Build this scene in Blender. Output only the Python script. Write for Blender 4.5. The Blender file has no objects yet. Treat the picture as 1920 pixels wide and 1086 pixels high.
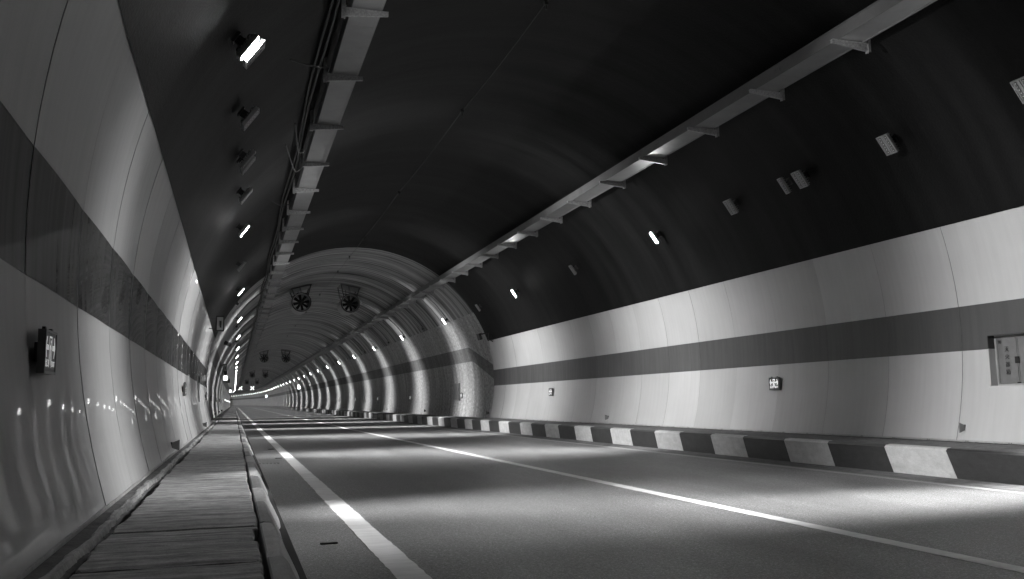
import bpy, math, random
from mathutils import Vector, Matrix
random.seed(7)
PI = math.pi
C = bpy.context.scene.collection
sc = bpy.context.scene

# ------------------------------------------------------------------ camera
CX, CAMH = 4.9974, 1.15          # tunnel axis is CX metres to the right of the camera, lens 1.15 m over the road
yaw, pitch, roll = 0.3051, 0.1265, 0.0131
cy_, sy_, cp_, sp_, cr_, sr_ = (math.cos(yaw), math.sin(yaw), math.cos(pitch), math.sin(pitch), math.cos(roll), math.sin(roll))
r0 = Vector((cy_, -sy_, 0)); fw = Vector((sy_*cp_, cy_*cp_, sp_)); u0 = Vector((-sy_*sp_, -cy_*sp_, cp_))
rt = r0*cr_ - u0*sr_; up = r0*sr_ + u0*cr_
cd = bpy.data.cameras.new('camera'); cam = bpy.data.objects.new('camera', cd); C.objects.link(cam)
M4 = Matrix((rt, up, -fw)).transposed().to_4x4(); M4.translation = Vector((0, 0, CAMH))
cam.matrix_world = M4
cd.sensor_width = 36; cd.lens = 1650/1920*36; cd.clip_start = 0.05; cd.clip_end = 2000
sc.camera = cam

# ------------------------------------------------------------------ world and exposure (inside a tunnel at night: no sky)
w = bpy.data.worlds.new('World'); sc.world = w; w.use_nodes = True
w.node_tree.nodes['Background'].inputs[0].default_value = (0.5, 0.5, 0.5, 1)
w.node_tree.nodes['Background'].inputs[1].default_value = 0.0
sc.view_settings.view_transform = 'Standard'; sc.view_settings.look = 'None'
sc.view_settings.exposure = 0.0; sc.view_settings.gamma = 1.0
sc.view_settings.use_curve_mapping = False
sc.cycles.max_bounces = 8; sc.cycles.diffuse_bounces = 2; sc.cycles.glossy_bounces = 4
sc.cycles.sample_clamp_indirect = 3.0
sc.cycles.use_light_tree = True
sc.cycles.caustics_reflective = False; sc.cycles.caustics_refractive = False

LAMP_W = 5600.0       # watts of each lamp's beam
BEAM_TILT = math.radians(-5); BEAM_W = 0.42
LED_E = 800.0         # emission of the lit lens

# ------------------------------------------------------------------ materials
def new_mat(name):
    m = bpy.data.materials.new(name); m.use_nodes = True
    nt = m.node_tree; b = nt.nodes['Principled BSDF']
    return m, nt, b
def N(nt, t, **kw):
    n = nt.nodes.new(t)
    for k, v in kw.items():
        if k in ('operation', 'blend_type', 'data_type', 'feature', 'noise_dimensions', 'uv_map', 'interpolation'): setattr(n, k, v)
        else: n.inputs[k].default_value = v
    return n
def uvmap(nt, scale, kind='UV'):
    tc = nt.nodes.new('ShaderNodeTexCoord'); mp = nt.nodes.new('ShaderNodeMapping')
    mp.inputs['Scale'].default_value = scale
    nt.links.new(tc.outputs[kind], mp.inputs['Vector']); return mp.outputs[0]
def noise(nt, vec, scale, detail=4, rough=0.55):
    n = N(nt, 'ShaderNodeTexNoise', Scale=scale, Detail=detail, Roughness=rough)
    nt.links.new(vec, n.inputs['Vector']); return n.outputs['Fac']
def ramp(nt, fac, stops):
    r = nt.nodes.new('ShaderNodeValToRGB'); e = r.color_ramp.elements
    while len(e) < len(stops): e.new(0.5)
    for i, (p, v) in enumerate(stops): e[i].position = p; e[i].color = (v, v, v, 1)
    nt.links.new(fac, r.inputs[0]); return r.outputs[0]
def mul(nt, a, b, op='MULTIPLY'):
    m = N(nt, 'ShaderNodeMath', operation=op)
    for i, x in enumerate((a, b)):
        if isinstance(x, (int, float)): m.inputs[i].default_value = x
        else: nt.links.new(x, m.inputs[i])
    return m.outputs[0]
def setcol(nt, b, v): nt.links.new(v, b.inputs['Base Color'])
def bump(nt, b, h, strength, dist):
    n = N(nt, 'ShaderNodeBump', Strength=strength, Distance=dist); nt.links.new(h, n.inputs['Height'])
    nt.links.new(n.outputs[0], b.inputs['Normal'])
def plain(name, v, rough=0.5, metal=0.0, var=0.15, scale=9.0, coat=0.0):
    m, nt, b = new_mat(name)
    f = noise(nt, uvmap(nt, (1, 1, 1), 'Object'), scale, 5, 0.6)
    setcol(nt, b, mul(nt, ramp(nt, f, [(0.3, 1 - var), (0.7, 1 + var)]), v))
    b.inputs['Roughness'].default_value = rough; b.inputs['Metallic'].default_value = metal
    b.inputs['Coat Weight'].default_value = coat
    return m
def emit(name, v, s):
    m, nt, b = new_mat(name)
    b.inputs['Base Color'].default_value = (v, v, v, 1)
    b.inputs['Emission Color'].default_value = (1, 1, 1, 1); b.inputs['Emission Strength'].default_value = s
    return m

def panel_mat(name, base, rough, coat, crough=0.035, dirt=0.90):
    m, nt, b = new_mat(name)
    st = noise(nt, uvmap(nt, (9, 0.5, 1)), 1.0, 5, 0.65)       # long vertical run-off streaks
    bl = noise(nt, uvmap(nt, (0.6, 0.8, 1)), 1.0, 4, 0.5)
    gr = noise(nt, uvmap(nt, (120, 120, 1)), 1.0, 2, 0.7)
    f = mul(nt, ramp(nt, st, [(0.35, dirt), (0.6, 1.0), (0.8, 1.04)]), ramp(nt, bl, [(0.3, 0.94), (0.7, 1.04)]))
    f = mul(nt, f, ramp(nt, gr, [(0.3, 0.95), (0.7, 1.05)]))
    oi = nt.nodes.new('ShaderNodeObjectInfo'); f = mul(nt, f, ramp(nt, oi.outputs['Random'], [(0.0, 0.84), (1.0, 1.06)]))  # random tone per panel imitates the shading step between tilted sheets
    setcol(nt, b, mul(nt, f, base))
    nt.links.new(ramp(nt, st, [(0.3, rough*1.25), (0.7, rough*0.9)]), b.inputs['Roughness'])
    b.inputs['Coat Weight'].default_value = coat; b.inputs['Coat Roughness'].default_value = crough; b.inputs['Specular IOR Level'].default_value = 0.25
    wv = noise(nt, uvmap(nt, (1.3, 2.2, 1)), 1.0, 2, 0.4)
    bp = N(nt, 'ShaderNodeBump', Strength=0.02, Distance=0.001); nt.links.new(wv, bp.inputs['Height'])
    nt.links.new(bp.outputs[0], b.inputs['Normal']); nt.links.new(bp.outputs[0], b.inputs['Coat Normal'])
    return m
M_WHITE = panel_mat('white_enamel_panel', 0.58, 0.65, 0.46, 0.03, 0.96)
M_BAND = panel_mat('dark_enamel_panel', 0.052, 0.6, 0.6, 0.03, 0.94)
M_WHITE_R = panel_mat('dusty_white_panel', 0.57, 0.75, 0.15, 0.35, 0.95)
M_BAND_R = panel_mat('dusty_dark_panel', 0.095, 0.6, 0.25, 0.3, 0.90)

def concrete(name, base, lo, hi, sx, sy, bumpd=0.004, rough=0.8, grain=60, stops=(0.32, 0.68), mott=0.0):
    m, nt, b = new_mat(name)
    st = noise(nt, uvmap(nt, (sx, sy, 1)), 1.0, 6, 0.62)
    gr = noise(nt, uvmap(nt, (grain, grain, 1)), 1.0, 3, 0.7)
    bl = noise(nt, uvmap(nt, (0.5, 0.35, 1)), 1.0, 4, 0.5)
    f = mul(nt, ramp(nt, st, [(stops[0], lo), (stops[1], hi)]), ramp(nt, gr, [(0.3, 0.86), (0.7, 1.14)]))
    f = mul(nt, f, ramp(nt, bl, [(0.3, 0.85), (0.7, 1.1)]))
    if mott:
        mo = noise(nt, uvmap(nt, (7, 7, 1)), 1.0, 6, 0.75)
        f = mul(nt, f, ramp(nt, mo, [(0.38, 1 - mott), (0.6, 1 + mott*0.5)]))
    setcol(nt, b, mul(nt, f, base)); b.inputs['Roughness'].default_value = rough
    h = mul(nt, gr, mul(nt, st, 1.5), 'ADD')
    bump(nt, b, h, 0.7, bumpd)
    if base < 0.03 or rough > 0.9: b.inputs['Specular IOR Level'].default_value = 0.12
    return m
M_CEIL = concrete('dark_sprayed_coating', 0.006, 0.2, 2.2, 1.2, 0.10, 0.010, 0.62, 26)
M_CROWN = concrete('grey_streaked_concrete', 0.40, 0.20, 1.6, 2.6, 0.09, 0.006, 0.95, 40, stops=(0.36, 0.62))
M_LWHITE = concrete('whitewashed_lining', 0.58, 0.62, 1.2, 2.2, 0.22, 0.014, 0.85, 24, mott=0.42)
M_LBAND = concrete('grey_painted_lining', 0.22, 0.66, 1.2, 2.2, 0.22, 0.014, 0.85, 24, mott=0.32)
M_SLAB = concrete('board_marked_slab', 0.50, 0.30, 1.3, 1.1, 13, 0.006, 0.75, 70, mott=0.3)
M_STRIP = concrete('dirty_mortar', 0.15, 0.7, 1.2, 6, 6, 0.008, 0.85, 60, mott=0.35)
M_GAP = plain('black_gap', 0.02, 0.9)
M_KW = concrete('kerb_white_paint', 0.52, 0.86, 1.08, 3, 8, 0.003, 0.55, 80, mott=0.12)
M_KD = concrete('kerb_black_paint', 0.032, 0.8, 1.2, 3, 8, 0.003, 0.5, 80, mott=0.2)
M_KL1 = concrete('worn_light_kerb', 0.46, 0.85, 1.12, 3, 8, 0.004, 0.6, 80, mott=0.15)
M_KL2 = concrete('worn_dark_kerb', 0.22, 0.85, 1.12, 3, 8, 0.004, 0.6, 80, mott=0.15)
M_DIRT = concrete('gutter_dirt', 0.12, 0.7, 1.3, 6, 6, 0.006, 0.9, 70, mott=0.3)

def asphalt():
    m, nt, b = new_mat('asphalt')
    ob = uvmap(nt, (1, 1, 1), 'Object')
    vor = N(nt, 'ShaderNodeTexVoronoi', Scale=105.0); nt.links.new(ob, vor.inputs['Vector'])
    g1 = noise(nt, ob, 140, 3, 0.8); g2 = noise(nt, ob, 38, 4, 0.75); bl = noise(nt, uvmap(nt, (1.2, 0.25, 1), 'Object'), 1.0, 5, 0.6)
    sep = nt.nodes.new('ShaderNodeSeparateColor'); nt.links.new(vor.outputs['Color'], sep.inputs[0])
    f = mul(nt, ramp(nt, sep.outputs[0], [(0.0, 0.5), (0.6, 0.9), (0.8, 1.3), (1.0, 2.2)]), ramp(nt, g1, [(0.3, 0.6), (0.7, 1.4)]))
    f = mul(nt, f, ramp(nt, g2, [(0.3, 0.75), (0.7, 1.25)]))
    f = mul(nt, f, ramp(nt, bl, [(0.3, 0.80), (0.7, 1.18)]))
    tr = noise(nt, uvmap(nt, (1.6, 0.03, 1), 'Object'), 1.0, 2, 0.5); f = mul(nt, f, ramp(nt, tr, [(0.35, 0.86), (0.65, 1.12)]))
    oil = noise(nt, uvmap(nt, (1.0, 0.6, 1), 'Object'), 2.6, 3, 0.5); f = mul(nt, f, ramp(nt, oil, [(0.24, 0.55), (0.33, 1.0)]))
    setcol(nt, b, mul(nt, f, 0.135))
    nt.links.new(ramp(nt, g2, [(0.3, 0.50), (0.7, 0.36)]), b.inputs['Roughness'])
    b.inputs['Specular IOR Level'].default_value = 0.65
    h = mul(nt, vor.outputs['Distance'], mul(nt, g1, 0.6), 'ADD')
    bump(nt, b, h, 0.8, 0.006)
    return m
M_ASPH = asphalt()
def paintmat():
    m, nt, b = new_mat('road_paint')
    ob = uvmap(nt, (1, 1, 1), 'Object')
    sp = noise(nt, ob, 34, 5, 0.8); bl = noise(nt, ob, 2.2, 5, 0.6); tr = noise(nt, uvmap(nt, (2, 14, 1), 'Object'), 1, 5, 0.6)
    f = mul(nt, ramp(nt, sp, [(0.27, 0.25), (0.36, 1.0)]), ramp(nt, bl, [(0.3, 0.85), (0.7, 1.05)]))
    f = mul(nt, f, ramp(nt, tr, [(0.3, 0.82), (0.6, 1.0)]))
    setcol(nt, b, mul(nt, f, 0.72)); b.inputs['Roughness'].default_value = 0.5
    bump(nt, b, noise(nt, ob, 120, 3, 0.7), 0.4, 0.003)
    return m
M_PAINT = paintmat()
M_PAINT2 = M_PAINT.copy(); M_PAINT2.name = 'grey_road_paint'  # same paint in a darker tone, for the right edge line
for n_ in M_PAINT2.node_tree.nodes:
    if n_.type == 'MATH' and abs(n_.inputs[1].default_value - 0.72) < 1e-4: n_.inputs[1].default_value = 0.34
M_GALV = plain('galvanised_steel', 0.40, 0.42, 0.35, 0.35, 30)
M_TRAY = plain('galvanised_tray', 0.27, 0.38, 0.3, 0.10, 3)
M_TRAYSIDE = plain('painted_tray_side', 0.13, 0.5, 0.2, 0.12, 3)
M_FIX = plain('lamp_housing_grey', 0.38, 0.4, 0.3, 0.1, 12)
M_SGB = plain('sign_frame_grey', 0.16, 0.45, 0.3, 0.1, 12)
M_FIXD = plain('lamp_recess_dark', 0.06, 0.5, 0, 0.1, 12)
M_LENSOFF = plain('unlit_led_lens', 0.7, 0.1, 0, 0.05, 12, 1.0)
M_BLACK = plain('black_plastic', 0.015, 0.4, 0, 0.1)
M_DARK = plain('dark_metal', 0.05, 0.4, 0.4, 0.15)
M_FAN = plain('fan_casing', 0.30, 0.35, 0.2, 0.1, 4)
M_PALE = plain('pale_sign_face', 0.5, 0.4, 0, 0.08)
M_STEEL = plain('brushed_steel_door', 0.24, 0.35, 0.5, 0.12, 5)
M_RUBBER = plain('black_cable', 0.02, 0.5)
M_REFL = plain('reflector_grey', 0.24, 0.35, 0, 0.1)
M_LED = emit('lit_led_lens', 0.8, LED_E)
M_LEDF = emit('lit_led_lens_far', 0.8, 26.0)
M_SIGNLIT = emit('lit_sign_white', 0.8, 1.1)
M_SIGNLITL = emit('lit_sign_white_dim', 0.8, 0.35)
M_BOXLIT = emit('lit_box_face', 0.8, 4.0)
M_DOT = emit('small_marker_light', 0.8, 2.0)

# ------------------------------------------------------------------ path of the tunnel: straight, then a left bend, with a slight climb
S1, KAP, GR = 261.3, 4.534e-4, 0.001358
def P(s, a, h):
    t = max(s - S1, 0.0); al = KAP*t
    X = CX - (1 - math.cos(al))/KAP; Y = min(s, S1) + math.sin(al)/KAP
    return Vector((X + a*math.cos(al), Y + a*math.sin(al), h + CAMH + GR*max(s - 38.06, 0)))
def ang(s): return KAP*max(s - S1, 0.0)

def setp(o, label=None, cat=None, group=None, kind=None):
    if label: o['label'] = label
    if cat: o['category'] = cat
    if group: o['group'] = group
    if kind: o['kind'] = kind
    return o
def link(name, me, parent=None):
    o = bpy.data.objects.new(name, me); C.objects.link(o)
    if parent:
        o.parent = parent
        o.matrix_parent_inverse = parent.matrix_basis.inverted()
    return o
def mesh(name, V, F, mats, mi=None, uv=None, parent=None, smooth=False):
    me = bpy.data.meshes.new(name); me.from_pydata([tuple(v) for v in V], [], F)
    for m in (mats if isinstance(mats, (list, tuple)) else [mats]): me.materials.append(m)
    if mi: me.polygons.foreach_set('material_index', mi)
    if uv:
        l = me.uv_layers.new(name='UVMap')
        for i, lp in enumerate(me.loops): l.data[i].uv = uv[lp.vertex_index]
    if smooth: me.polygons.foreach_set('use_smooth', [True]*len(me.polygons))
    me.update()
    return link(name, me, parent)
def empty(name, loc, rotz=0.0):
    o = bpy.data.objects.new(name, None); C.objects.link(o); o.location = loc; o.rotation_euler = (0, 0, rotz)
    o.empty_display_size = 0.2
    return o
def srange(a, b, st):
    n = max(1, int(round((b - a)/st))); return [a + (b - a)*i/n for i in range(n + 1)]
def S_(a, b):          # sampling that is dense only where the tunnel bends
    r = srange(a, min(b, 60), 6) if a < 60 else [a]
    if b > 60: r += srange(max(a, 60), min(b, 261), 25)[1:] if a < 261 else []
    if b > 261: r += srange(max(a, 261), b, 5)[1:]
    return r
class MB:                                              # a small mesh collector
    def __init__(s): s.V = []; s.F = []; s.U = []
    def quad(s, a, b, c, d, uv=None):
        n = len(s.V); s.V += [a, b, c, d]; s.F.append((n, n+1, n+2, n+3)); s.U += uv or [(0, 0)]*4
    def box(s, x0, x1, y0, y1, z0, z1, f=None):
        f = f or (lambda x, y, z: Vector((x, y, z)))
        p = [f(x, y, z) for z in (z0, z1) for y in (y0, y1) for x in (x0, x1)]
        n = len(s.V); s.V += p; s.U += [(x, y + z) for z in (z0, z1) for y in (y0, y1) for x in (x0, x1)]
        for q in ((0, 2, 3, 1), (4, 5, 7, 6), (0, 1, 5, 4), (2, 6, 7, 3), (0, 4, 6, 2), (1, 3, 7, 5)): s.F.append(tuple(n + i for i in q))
    def tube(s, pts, r, k=6, closed=True):
        n0 = len(s.V); m = len(pts)
        for i, p in enumerate(pts):
            d = (pts[min(i+1, m-1)] - pts[max(i-1, 0)]).normalized()
            q = d.cross(Vector((0.123, 0.31, 0.94)))
            if q.length < 1e-3: q = d.cross(Vector((1, 0, 0)))
            q.normalize(); t = d.cross(q)
            for j in range(k):
                an = 2*PI*j/k; s.V.append(p + q*(r*math.cos(an)) + t*(r*math.sin(an))); s.U.append((i, j))
        for i in range(m-1):
            for j in range(k):
                a = n0 + i*k + j; b = n0 + i*k + (j+1) % k
                s.F.append((a, b, b+k, a+k))
        if closed:
            s.F.append(tuple(n0 + j for j in range(k))[::-1]); s.F.append(tuple(n0 + (m-1)*k + j for j in range(k)))
    def lathe(s, prof, axis, k=32, org=Vector((0, 0, 0))):   # prof: (distance along axis y, radius)
        n0 = len(s.V)
        for (y, r) in prof:
            for j in range(k):
                an = 2*PI*j/k; s.V.append(org + Vector((r*math.cos(an), y, r*math.sin(an)))); s.U.append((y, j/k))
        for i in range(len(prof)-1):
            for j in range(k):
                a = n0 + i*k + j; b = n0 + i*k + (j+1) % k
                s.F.append((a, b, b+k, a+k))
    def disc(s, c, r, nrm='z', k=12):
        n0 = len(s.V)
        for j in range(k):
            an = 2*PI*j/k
            s.V.append(c + (Vector((r*math.cos(an), r*math.sin(an), 0)) if nrm == 'z' else Vector((r*math.cos(an), 0, r*math.sin(an))))); s.U.append((0, 0))
        s.F.append(tuple(range(n0, n0+k)))
    def build(s, name, mat, parent=None, smooth=False): return mesh(name, s.V, s.F, mat, uv=s.U, parent=parent, smooth=smooth)

def sweep(name, prof, a, b, mat, parent=None, smooth=False, jag=None, step=None):
    """prof: list of (offset, height) ; swept along s"""
    ss = srange(a, b, step) if step else S_(a, b)
    V, F, U = [], [], []; arc = [0]
    for i in range(1, len(prof)): arc.append(arc[-1] + math.dist(prof[i], prof[i-1]))
    for s in ss:
        for i, (o, h) in enumerate(prof):
            j = jag(s, i) if jag else 0
            V.append(P(s, o + j, h)); U.append((s, arc[i]))
    n = len(prof)
    for i in range(len(ss)-1):
        for j in range(n-1):
            F.append((i*n+j, i*n+j+1, (i+1)*n+j+1, (i+1)*n+j))
    return mesh(name, V, F, mat, uv=U, parent=parent, smooth=smooth)

S0, SRING, SEND = -14.0, 38.06, 640.0
# ------------------------------------------------------------------ road and markings
road = sweep('road', [(-4.75, -1.15), (4.75, -1.15)], S0, SEND, M_ASPH); setp(road, kind='structure', label='grey asphalt road of two lanes running down the tunnel')
def line(o0, o1, dz, lab, rag=0.006, mt=None):
    ss = srange(S0, 70, 0.12) + S_(70, 560)[1:]
    V, F, U = [], [], []
    for s in ss:
        k = rag if s < 60 else 0
        V += [P(s, o0 + random.uniform(-k, k), -1.15 + dz), P(s, o1 + random.uniform(-k, k), -1.15 + dz)]; U += [(s, 0), (s, 1)]
    for i in range(len(ss)-1): F.append((2*i, 2*i+1, 2*i+3, 2*i+2))
    o = mesh('painted_line', V, F, mt or M_PAINT, uv=U, parent=road); o['label'] = lab
line(-3.942, -3.728, 0.004, 'wide white edge line along the left side of the road')
line(-0.085, 0.085, 0.004, 'white centre line between the two lanes')
line(3.80, 3.93, 0.004, 'white edge line along the right side of the road', mt=M_PAINT2)
m = MB()                                              # gutter dirt beside the right kerb
g = sweep('gutter_dirt', [(4.02, -1.146), (4.30, -1.142), (4.54, -1.135)], S0, SEND, M_DIRT, parent=road, step=None)
# small raised road studs and drain slots near the left line
for (s, a) in [(5.72, -4.06), (7.58, -4.22), (19.8, -4.06), (23.9, -4.06)]:
    q = MB(); q.box(s, s+0.05, a-0.07, a+0.07, -1.149, -1.136, lambda x, y, z: P(x, y, z)); q.build('road_stud', M_DARK, road)
for s in (18.2, 32.0):
    q = MB()
    for i in range(6): q.box(s, s+0.25, -4.50+i*0.07, -4.47+i*0.07, -1.1495, -1.144, lambda x, y, z: P(x, y, z))
    q.build('drain_slot', M_BLACK, road)

# ------------------------------------------------------------------ arch
R0, YC = 6.21, 0.525
def half(h, R=R0): return math.sqrt(max(R*R - (h - YC)**2, 0.01))
def arc_pts(h_from, R=R0, n=36):
    """points from the right side at h_from over the crown to the left side"""
    t0 = math.asin((h_from - YC)/R)
    return [(R*math.cos(t0 + (PI - 2*t0)*i/n), YC + R*math.sin(t0 + (PI - 2*t0)*i/n)) for i in range(n+1)]
HT = 2.7275
ceil = sweep('ceiling', arc_pts(HT - 0.02, R0, 48), S0, SRING, M_CEIL, smooth=True, step=4)
setp(ceil, kind='structure', label='dark sprayed arch ceiling above the white wall panels')

# far lining: bands of paint by height, narrowing over the first metres
def hb(s):     # stripe bottom, stripe top
    t = min(max((s - 38.06)/3.5, 0), 1); return (0.707 + t*1.253, 1.411 + t*1.22)
def Rf(s, th):
    t = min(max((s - 38.0)/3.5, 0), 1); low = max(0.0, min(1.0, (1.0 - math.sin(th))*1.2))
    return 6.205 + 0.20*(1 - t)*low
def lining():
    ss = [38.02, 39, 40, 40.8, 41.5, 41.9] + srange(44, 60, 4) + S_(60, SEND)[1:]
    V, F, U, MI = [], [], [], []
    def prof(s):
        b0, b1 = hb(s); out = []
        hs = [-1.3, -0.7, -0.2, 0.3, b0] if b0 < 1 else [-1.3, -0.7, 0.0, 0.7 + (b0 - 0.7)*0.3, b0]
        hs += [b0 + (b1 - b0)*0.5, b1, b1 + (3.97 - b1)*0.5, 3.97]
        ths = [math.asin((h - YC)/6.205) for h in hs]
        nb = len(ths); tc = ths[-1]; k = 24
        full = ths + [tc + (PI - 2*tc)*i/k for i in range(1, k)] + [PI - t for t in ths[::-1]]
        mats = [1, 1, 1, 1, 2, 2, 1, 1] + [0]*k + [1, 1, 2, 2, 1, 1, 1, 1]
        return full, mats
    n = None
    for s in ss:
        full, mats = prof(s); n = len(full)
        for t in full:
            R = Rf(s, t); V.append(P(s, R*math.cos(t), YC + R*math.sin(t))); U.append((s, t*6.2))
    for i in range(len(ss)-1):
        for j in range(n-1):
            F.append((i*n+j, i*n+j+1, (i+1)*n+j+1, (i+1)*n+j)); MI.append(mats[j])
    o = mesh('tunnel_lining', V, F, [M_CROWN, M_LWHITE, M_LBAND], mi=MI, uv=U, smooth=True)
    setp(o, kind='structure', label='streaked concrete tunnel lining with whitewashed lower walls and a grey band')
lining()

# ------------------------------------------------------------------ clad walls of separate enamel panels
def wpan(h): return 6.09 - 0.089*(h - 1.0)**2
LV = [-0.687, 0.707, 1.411, HT]
PW = 1.669
NICHE = {1: (9.62, 10.72, 0.14, 0.90), -1: (28.1, 29.3, 0.10, 0.90)}
def wall(side):
    nm = 'wall_right' if side > 0 else 'wall_left'
    back = sweep(nm, [(side*6.42, -1.3), (side*6.42, 2.0), (side*5.97, 2.73)] if side > 0 else [(side*5.97, 2.73), (side*6.42, 2.0), (side*6.42, -1.3)], S0, SRING - 0.02, M_STRIP)
    setp(back, kind='structure', label='%s side wall clad with curved white and grey panels' % ('right' if side > 0 else 'left'))
    base = 5.21 if side < 0 else 27.966 - 1.669*11
    k0 = math.floor((S0 - base)/PW)
    s = base + k0*PW
    while s < SRING - 0.05:
        e = min(s + PW, SRING)
        bow = random.uniform(0.001, 0.003) if side > 0 else random.uniform(0.005, 0.009); tilt = random.uniform(-0.004, 0.004) if side > 0 else random.uniform(-0.005, 0.005); lean = random.uniform(-0.002, 0.002)
        for r in range(3):
            h0, h1 = LV[r] + 0.002, LV[r+1] - 0.002
            hs = srange(h0, h1, 0.2); gq = 0.0015 if side < 0 else 0.0028
            ss = srange(s + gq, e - gq, 0.14 if side < 0 else 0.28)
            nc = NICHE[side]; hole = None
            if s < nc[0] + 0.01 < e and s < nc[1] < e + 0.02 and not (h1 < nc[2] or h0 > nc[3]):
                hole = (nc[0], min(nc[1], e - 0.01), max(nc[2], h0), min(nc[3], h1))
            elif (s - 0.001 <= nc[0] < e or s < nc[1] <= e or (nc[0] < s and nc[1] > e)) and not (h1 < nc[2] or h0 > nc[3]):
                hole = (max(nc[0], s + gq), min(nc[1], e - gq), max(nc[2], h0), min(nc[3], h1))
            if hole:
                ss = sorted(set([x for x in ss if min(abs(x - hole[0]), abs(x - hole[1])) > 0.02] + [hole[0], hole[1]]))
                hs = sorted(set([x for x in hs if min(abs(x - hole[2]), abs(x - hole[3])) > 0.02] + [hole[2], hole[3]]))
            V, F, U = [], [], []
            jit = random.uniform(-0.001, 0.001)
            for x in ss:
                t = (x - s)/PW
                off = -bow*4*t*(1 - t)*side + tilt*(t - 0.5) + jit - (0.0025*(1 - t)*side if side < 0 else 0)
                for h in hs: V.append(P(x, side*wpan(h) + off + lean*(h - 1), h)); U.append((x, h))
            n = len(hs)
            for i in range(len(ss)-1):
                for j in range(n-1):
                    cx_, ch = (ss[i] + ss[i+1])/2, (hs[j] + hs[j+1])/2
                    if hole and hole[0] < cx_ < hole[1] and hole[2] < ch < hole[3]: continue
                    q = (i*n+j, i*n+j+1, (i+1)*n+j+1, (i+1)*n+j)
                    F.append(q if side > 0 else q[::-1])
            nface = len(F)
            # folded edges of the sheet (returns to the wall)
            nb = len(V)
            for (x, hl) in ((ss[0], hs), (ss[-1], hs)):
                i0 = 0 if x == ss[0] else (len(ss)-1)*n
                b = len(V)
                for j, h in enumerate(hl): V.append(V[i0 + j].copy()); U.append((x, h))
                for j, h in enumerate(hl): V.append(V[i0 + j] + Vector((side*0.03, 0, 0))); U.append((x, h))
                for j in range(n-1): F.append((b+j, b+j+1, b+n+j+1, b+n+j))
            mesh('wall_panel', V, F, [(M_BAND if side < 0 else M_BAND_R) if r == 1 else (M_WHITE if side < 0 else M_WHITE_R), M_STRIP if side > 0 else M_FIX], mi=[0]*nface + [1]*(len(F) - nface), uv=U, parent=back, smooth=False)
            me = back.children[-1].data
            me.polygons.foreach_set('use_smooth', [True]*len(me.polygons))
        s += PW
    # edge trims
    m = MB(); w0 = wpan(LV[0]); w3 = wpan(LV[3])
    for a_, b_ in zip(srange(S0, SRING, 3.3)[:-1], srange(S0, SRING, 3.3)[1:]):
        m.box(a_ + 0.003, b_ - 0.003, side*(w3 - 0.012), side*(w3 + 0.03), HT + 0.001, HT + 0.022, lambda x, y, z: P(x, y, z))
    m.build('top_trim', M_WHITE, back)
    m = MB()
    for a_, b_ in zip(srange(S0, SRING, 2.4)[:-1], srange(S0, SRING, 2.4)[1:]):
        m.box(a_ + 0.003, b_ - 0.003, side*(w0 - 0.012), side*(w0 + 0.02), -0.712, LV[0], lambda x, y, z: P(x, y, z))
    m.build('bottom_trim', M_KL1, back)
    for a_ in srange(S0 + 1, SRING - 0.6, 0.8):
        if a_ < 3: continue
        m = MB()
        for d in (0, 0.04): m.box(a_ + d, a_ + d + 0.018, side*(w0 - 0.016), side*(w0 - 0.011), -0.705, -0.694, lambda x, y, z: P(x, y, z))
        if side > 0: m.build('trim_screw', M_BLACK, back)
    return back
WR, WL = wall(1), wall(-1)

def text_mesh(name, txt, size, mat, parent, M, align='CENTER', extrude=0.0008):
    cu = bpy.data.curves.new(name, 'FONT'); cu.body = txt; cu.size = size; cu.align_x = align; cu.align_y = 'CENTER'; cu.extrude = extrude
    t = bpy.data.objects.new(name + '_tmp', cu); C.objects.link(t)
    bpy.context.view_layer.update()
    dg = bpy.context.evaluated_depsgraph_get()
    me = bpy.data.meshes.new_from_object(t.evaluated_get(dg))
    bpy.data.objects.remove(t); me.materials.clear(); me.materials.append(mat)
    me.transform(M)
    return link(name, me, parent)
def frame_on_wall(side, s, a, h, tilt=0.0):
    """4x4: x to the reader's right along the wall, y up, z out of the wall"""
    p = P(s, a, h); al = ang(s); f = Vector((-math.sin(al), math.cos(al), 0)); rr = Vector((math.cos(al), math.sin(al), 0))
    z = -rr*side; x = Vector((0, 0, 1)).cross(z); y = z.cross(x)
    Rm = Matrix((x, y, z)).transposed().to_4x4(); Rm = Rm @ Matrix.Rotation(tilt, 4, 'X')
    Rm.translation = p
    return Rm

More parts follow.
